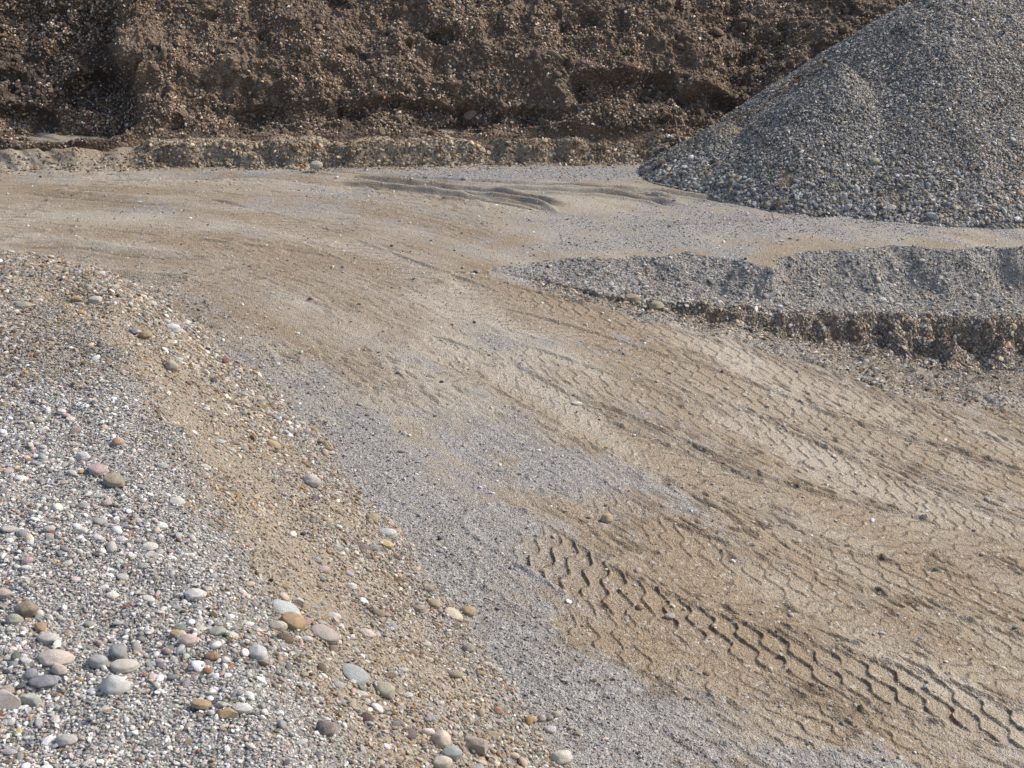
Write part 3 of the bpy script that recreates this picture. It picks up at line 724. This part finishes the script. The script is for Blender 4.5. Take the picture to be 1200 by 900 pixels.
# ------------------------------------------------------------------ single stones
STONE_M = [stone_mesh('stone', 4, 900 + k, False, M_stone) for k in range(8)]
BLOCK_M = [stone_mesh('stone', 4, 950 + k, True, M_stone) for k in range(4)]
for me in BLOCK_M:
    me.polygons.foreach_set('use_smooth', np.ones(len(me.polygons), bool))
def top_z(x, y): return float(mesh_z(np.array([x]), np.array([y]))[0])
def sight(u, v):
    """where sight lines through surveyed directions meet the terrain (arrays)"""
    z = np.full(len(u), .6); a = (450 - v) / FPX; b = (u - 600) / FPX
    for _ in range(30):
        t = (CAMZ - z) / (sp - cp * a); x, y = t * b, t * (cp + sp * a)
        z = z * .5 + mesh_z(x, y) * .5
    return x, y, z
_proto = {}
def stone(x, y, z, a, b, c, col, label, group=None, block=False, yaw=None, tilt=None, sink=.3):
    src = random.choice(BLOCK_M if block else STONE_M)
    if src.name not in _proto:
        o = bpy.data.objects.new('stone', src); _proto[src.name] = o
    else:
        o = _proto[src.name].copy()
    link(o)
    for k in list(o.keys()): del o[k]
    xa, ya = np.array([x]), np.array([y])
    o.scale = (a, b, c)
    o.location = (x, y, z + c * (1 - 2 * sink))
    yw = random.uniform(-.4, .4) if yaw is None else yaw
    tl = (random.uniform(-.2, .2), random.uniform(-.15, .25)) if tilt is None else tilt
    o.rotation_euler = (tl[0], tl[1], yw)
    cc = [min(.85, max(.02, q * 1.14)) for q in col]; o.color = (*cc, 1)
    tag(o, label, 'stone', group); return o
def jit(c, v=.08):
    k = math.exp(random.gauss(0, v)); return tuple(q * k for q in c)
# the stones one can single out: u, v of the survey, half length and half height in survey units, colour, slope yaw, label
NOTABLE = [
 (135, 805, 17, 15, (.52, .52, .50), 0, 'big round pale grey cobble with a dark streak, largest on the near heap'),
 (6, 822, 19, 14, (.54, .47, .42), 0, 'blocky pale pinkish cobble at the near edge of the gravel heap beside a green-grey one'),
 (36, 820, 11.5, 10.5, (.38, .41, .34), 0, 'round green-grey cobble between the blocky pinkish cobble and the big round pale one'),
 (31, 714, 12, 10, (.22, .165, .11), 0, 'round dark brown cobble on the near heap above a grey-green one'),
 (17, 726, 10, 7, (.34, .34, .29), 0, 'oval grey-green cobble just below the round dark brown one'),
 (48, 736, 7, 7.5, (.38, .23, .10), 0, 'small glossy ochre pebble below the round dark brown cobble'),
 (66, 771, 21, 8.5, (.58, .49, .41), -.1, 'long cream-pink cobble shaped like a loaf on the near heap'),
 (139, 765, 11, 10.5, (.27, .28, .28), 0, 'round mid-grey cobble just behind the big pale one'),
 (116, 776, 11, 9, (.36, .37, .37), 0, 'light bluish grey cobble beside the round mid-grey one'),
 (147, 781, 16, 7.5, (.54, .50, .43), .15, 'long cream cobble lying across the back of the big round pale one'),
 (51, 799, 15, 7, (.17, .19, .22), 0, 'flat blue-slate cobble between cream pebbles on the near heap'),
 (70, 785, 11, 7, (.50, .42, .35), -.7, 'pale pink cobble leaning away below the loaf-shaped one'),
 (229, 696, 13, 6.5, (.64, .61, .57), .1, 'oblong whitish cobble lying alone on the upper gravel of the near heap'),
 (344, 728, 17, 9, (.34, .22, .10), -.5, 'ochre-brown oval cobble on the crest of the near heap beside a pale slab'),
 (327, 734, 10, 8, (.50, .45, .35), 0, 'cream egg-shaped cobble beside the ochre-brown oval one'),
 (334, 715, 22, 6.5, (.45, .48, .47), -.55, 'long pale blue-grey slab lying behind the ochre-brown cobble'),
 (381, 744, 18, 7.5, (.36, .31, .28), -.3, 'flat mauve-grey cobble just down the slope from the ochre-brown one'),
 (304, 766, 13, 11, (.50, .50, .48), -.8, 'smooth light grey flat cobble upslope of the rust-orange pebble'),
 (249, 770, 9, 7, (.26, .12, .055), 0, 'rust-orange pebble among pale gravel in the middle of the near heap'),
 (268, 836, 12, 6, (.48, .32, .15), -.1, 'orange and cream pebble in front of a white split stone'),
 (283, 829, 14, 6, (.62, .60, .57), -.6, 'white split stone lying behind the orange and cream pebble'),
 (382, 854, 12, 12, (.155, .115, .11), -.7, 'dark purple-brown cobble on the near edge of the heap'),
 (560, 873, 18, 13, (.36, .29, .24), -.3, 'large pinkish grey boulder at the toe of the near heap'),
 (527, 882, 14, 9, (.32, .35, .34), -.4, 'smooth blue-green cobble against the large pinkish grey boulder'),
 (517, 868, 11, 15, (.60, .50, .41), -.5, 'tall cream-pink wedge stone upslope of the blue-green cobble'),
 (519, 893, 11, 9, (.58, .51, .40), 0, 'cream cobble just in front of the blue-green one'),
 (658, 888, 13, 11, (.60, .56, .47), .1, 'white-cream rock lying by itself on the fine gravel beyond the toe'),
 (711, 608, 8, 7, (.42, .32, .20), .1, 'lone tan stone sitting on the bare dirt road above the tread marks'),
 (549, 717, 10, 8, (.42, .30, .17), -.2, 'tan boulder with an orange side where the toe of the slope meets the road'),
 (509, 708, 8, 7, (.42, .30, .19), 0, 'ochre-tan cobble at the upper end of the row by the toe'),
 (532, 720, 12, 5.5, (.56, .48, .36), -.4, 'long cream cobble in the middle of the row by the toe'),
 (492, 714, 7, 6, (.34, .28, .22), 0, 'dull brown cobble next to the ochre-tan one by the toe'),
 (134, 564, 15, 7.5, (.30, .25, .17), -.6, 'long olive-brown cobble on the near heap touching a pink one'),
 (115, 550, 14, 6, (.46, .33, .31), -.7, 'long pink cobble touching the olive-brown one'),
 (97, 536, 9, 7, (.62, .60, .57), 0, 'whitish cobble just above the long pink one'),
 (139, 518, 8, 6, (.50, .32, .22), 0, 'salmon-orange pebble on the pale gravel above the long pink cobble'),
 (203, 386, 9, 7, (.64, .66, .64), 0, 'bright white stone on the far coarse rib of the near heap'),
 (171, 393, 8, 5.5, (.36, .22, .12), 0, 'orange-brown stone on the far rib beside a dark one'),
 (156, 389, 6, 4, (.16, .15, .17), 0, 'small dark slate stone beside the orange-brown one on the far rib'),
 (201, 429, 10, 7, (.40, .34, .26), -.6, 'buff cobble half buried midway along the far rib'),
 (112, 352, 9, 6, (.48, .42, .36), 0, 'pinkish grey stone at the far top of the near heap'),
 (90, 350, 6, 4, (.42, .27, .14), 0, 'orange pebble at the far top of the near heap'),
 (94, 367, 5, 3.5, (.46, .22, .09), 0, 'tiny bright orange pebble below the other orange one at the far top'),
 (28, 358, 9, 4, (.32, .30, .21), 0, 'flat olive stone alone on fine grey gravel at the far top of the heap'),
 (365, 563, 12, 8, (.52, .50, .46), -.4, 'pale grey cobble high on the slope facing the road'),
 (321, 521, 9, 4.5, (.44, .33, .17), -.3, 'ochre flat pebble near the edge of the coarse slope'),
 (436, 608, 9, 8, (.36, .28, .18), -.2, 'tan cobble above a white-grey one near the toe of the slope'),
 (455, 626, 11, 7, (.56, .57, .55), -.1, 'white-grey cobble near the toe of the slope with small tan ones around it'),
 (453, 637, 9, 4.5, (.46, .36, .20), 0, 'small yellow-tan pebble directly below the white-grey cobble'),
 (741, 352, 9, 6.5, (.30, .235, .14), 0, 'rounded brown earth-stained boulder on the lip of the cut'),
 (769, 356, 10, 6, (.33, .28, .19), 0, 'broad sandy boulder on the lip of the cut, next to the rounded brown one'),
 (676, 473, 6, 2.5, (.64, .62, .58), 0, 'flat white stone pressed into the middle of the dirt road'),
 (583, 833, 7, 5.5, (.34, .17, .12), 0, 'brick-red pebble on the fine gravel beyond the toe'),
 (623, 843, 7, 5, (.44, .27, .15), 0, 'orange pebble first in the little row on the fine gravel'),
 (635, 842, 6, 5, (.40, .36, .29), 0, 'buff pebble second in the little row on the fine gravel'),
 (643, 841, 5, 4.5, (.26, .22, .20), 0, 'dark brown pebble third in the little row on the fine gravel'),
 (652, 837, 6, 5, (.44, .39, .31), 0, 'cream pebble fourth in the little row on the fine gravel'),
 (645, 855, 8, 5, (.56, .55, .54), -.2, 'whitish lilac stone just in front of the little row'),
 (549, 760, 8, 6.5, (.28, .24, .19), 0, 'grey-brown cobble just off the toe below the tan boulder'),
 (416, 791, 19, 7, (.32, .35, .35), -.5, 'long blue-grey flat slab embedded in the slope'),
 (451, 808, 14, 9, (.44, .40, .29), -.6, 'olive-cream oval cobble below the long blue-grey slab'),
 (430, 742, 10, 5.5, (.58, .51, .44), 0, 'pale pink cobble in the tan gravel of the slope'),
 (503, 690, 6, 5, (.30, .24, .17), 0, 'small umber stone just above the row of tan cobbles by the toe'),
 (828, 789, 5, 3.5, (.20, .13, .06), 0, 'single dark brown pebble on the grey chippings below the tread marks'),
 (750, 711, 5, 4.5, (.36, .22, .15), 0, 'reddish pebble in the gravel strip beside the clearest wheel track'),
 (785, 722, 7, 4, (.42, .38, .30), 0, 'buff pebble in the gravel strip beside the clearest wheel track'),
 (964, 239, 5, 5, (.48, .37, .28), 0, 'sandy pink block standing at the foot of the big grey pile'),
 (1025, 188, 6, 4, (.33, .34, .23), 0, 'yellow-green stone low on the face of the big grey pile'),
 (1033, 352, 5, 4, (.60, .60, .60), 0, 'bright white stone on the gravel shelf of the cut'),
 (1142, 348, 4, 5, (.58, .54, .48), .5, 'upright cream stone at the bend of the gravel shelf'),
 (371, 188, 7, 6, (.42, .37, .30), 0, 'largest pale stone at the foot of the far earth ledge'),
]
placed = []
_a = np.array([(n[0], n[1] + n[3] * .45) for n in NOTABLE], float)
_X, _Y, _Z = sight(_a[:, 0], _a[:, 1])
for (u, v, ru, rv, col, yaw, lab), x, y, z in zip(NOTABLE, _X.tolist(), _Y.tolist(), _Z.tolist()):
    mpp = math.sqrt(x * x + y * y + (CAMZ - z) ** 2) * .985 / FPX
    a = ru * mpp; c = rv * mpp * .92; blk = any(k in lab for k in ('blocky', 'large pinkish', 'split', 'block '))
    b = min(a, max(c, a * .72))
    slope = (0, 0)
    hr_ = heap_raw(np.array([x]), np.array([y]))
    if hr_[0][0] > .05 and hr_[1][0] < 1.9 and ru > 1.6 * rv: slope = (0, .35)
    stone(x, y, z, a, b, c, col, lab, None, blk, yaw, (random.uniform(-.08, .08), slope[1] + random.uniform(-.08, .08)), .25)
    placed.append((x, y, a))
# further stones of the heap, road and cut, alike within a kind
KINDS = {'pale': 'pale grey', 'white': 'white', 'grey': 'mid-grey', 'blue': 'blue-grey', 'tan': 'tan', 'ochre': 'ochre', 'pink': 'pinkish', 'purple': 'dark purple', 'brown': 'brown', 'green': 'green-grey'}
def extra(n, weights, zone, place, rmin, rmax, sampler):
    done = 0; tries = 0
    keys = list(weights); ww = [weights[k] for k in keys]
    while done < n and tries < n * 60:
        tries += 1
        x, y = sampler()
        if not zone(x, y): continue
        a = rmin * (rmax / rmin) ** (random.random() ** 2.2)
        if any((x - px) ** 2 + (y - py) ** 2 < (a + pa) ** 2 * 1.1 for px, py, pa in placed): continue
        k = random.choices(keys, ww)[0]; z = top_z(x, y)
        lab = f'{KINDS[k]} cobble {place}'
        stone(x, y, z, a * random.uniform(1, 1.35), a * random.uniform(.8, 1), a * random.uniform(.5, .8), jit(PAL[k], .12), lab, f'{KINDS[k]} cobbles {place}', random.random() < .2, None, None, .22)
        placed.append((x, y, a)); done += 1
def sect(r0, r1, a0, a1):
    def f():
        r = math.sqrt(random.uniform(r0 * r0, r1 * r1)); a = R(random.uniform(a0, a1)); return r * math.sin(a), r * math.cos(a)
    return f
def hd_(x, y):
    q = heap_raw(np.array([x]), np.array([y])); return float(q[0][0]), float(q[1][0]), float(q[2][0])
def inview(x, y, z):
    f = y * cp - (z - CAMZ) * sp; yy = y * sp + (z - CAMZ) * cp
    u = 600 + FPX * x / f; v = 450 - FPX * yy / f; return 2 < u < 1198 and 4 < v < 896
def z_top(x, y):
    h, d, s_ = hd_(x, y); return (h > .15 and d > 1.8 and inview(x, y, max(h, 0)) and y < 10)
def z_slope(x, y):
    h, d, s_ = hd_(x, y); return .03 < h and d < 1.5 and y < 10.5 and inview(x, y, h)
def z_rib(x, y):
    h, d, s_ = hd_(x, y); return h > .03 and .05 < d < 1.6 and y >= 10 and abs(s_) > .3 and inview(x, y, h)
def z_toe(x, y):
    h, d, s_ = hd_(x, y); return -.9 < d < -.06 and inview(x, y, 0)
extra(66, dict(pale=10, white=4, grey=6, blue=4, tan=4, ochre=1.5, pink=3, purple=1.2, green=2), z_top, 'among finer pale gravel on top of the near heap', .017, .042, sect(4.8, 10, -25, 2))
extra(72, dict(pale=8, white=3, grey=4, blue=2, tan=8, ochre=3, pink=4, brown=3), z_slope, 'half buried in the tan slope of the near heap', .018, .040, sect(5.5, 11, -14, 8))
extra(42, dict(pale=8, white=2, grey=5, blue=2, tan=5, ochre=1, brown=2), z_rib, 'in the coarse rib at the far end of the near heap', .022, .046, sect(10, 17, -22, 0))
extra(16, dict(pale=3, tan=4, grey=3, brown=2), z_toe, 'rolled off the heap onto the road margin', .014, .026, sect(6.5, 15, -18, 8))
cut_in = lambda x, y: cut_profile(np.array([x]), np.array([y]))[1][0] > .3 and inview(x, y, -.4)
extra(18, dict(pale=6, white=3, grey=3), cut_in, 'on the grey gravel shelf of the cut beyond the road', .022, .038, lambda: (random.uniform(.5, 6.5), random.uniform(15.2, 17.5)))
extra(11, dict(white=4, pale=3, tan=1), lambda x, y: inview(x, y, -.6), 'in the strewn patch on the track below the cut', .02, .035,
      (lambda c0, c1: lambda: (c0[0] + (c1[0] - c0[0]) * (t := random.random()) + random.gauss(0, .08), c0[1] + (c1[1] - c0[1]) * t + random.gauss(0, .12)))(Pr(1000, 448), Pr(1062, 462)))
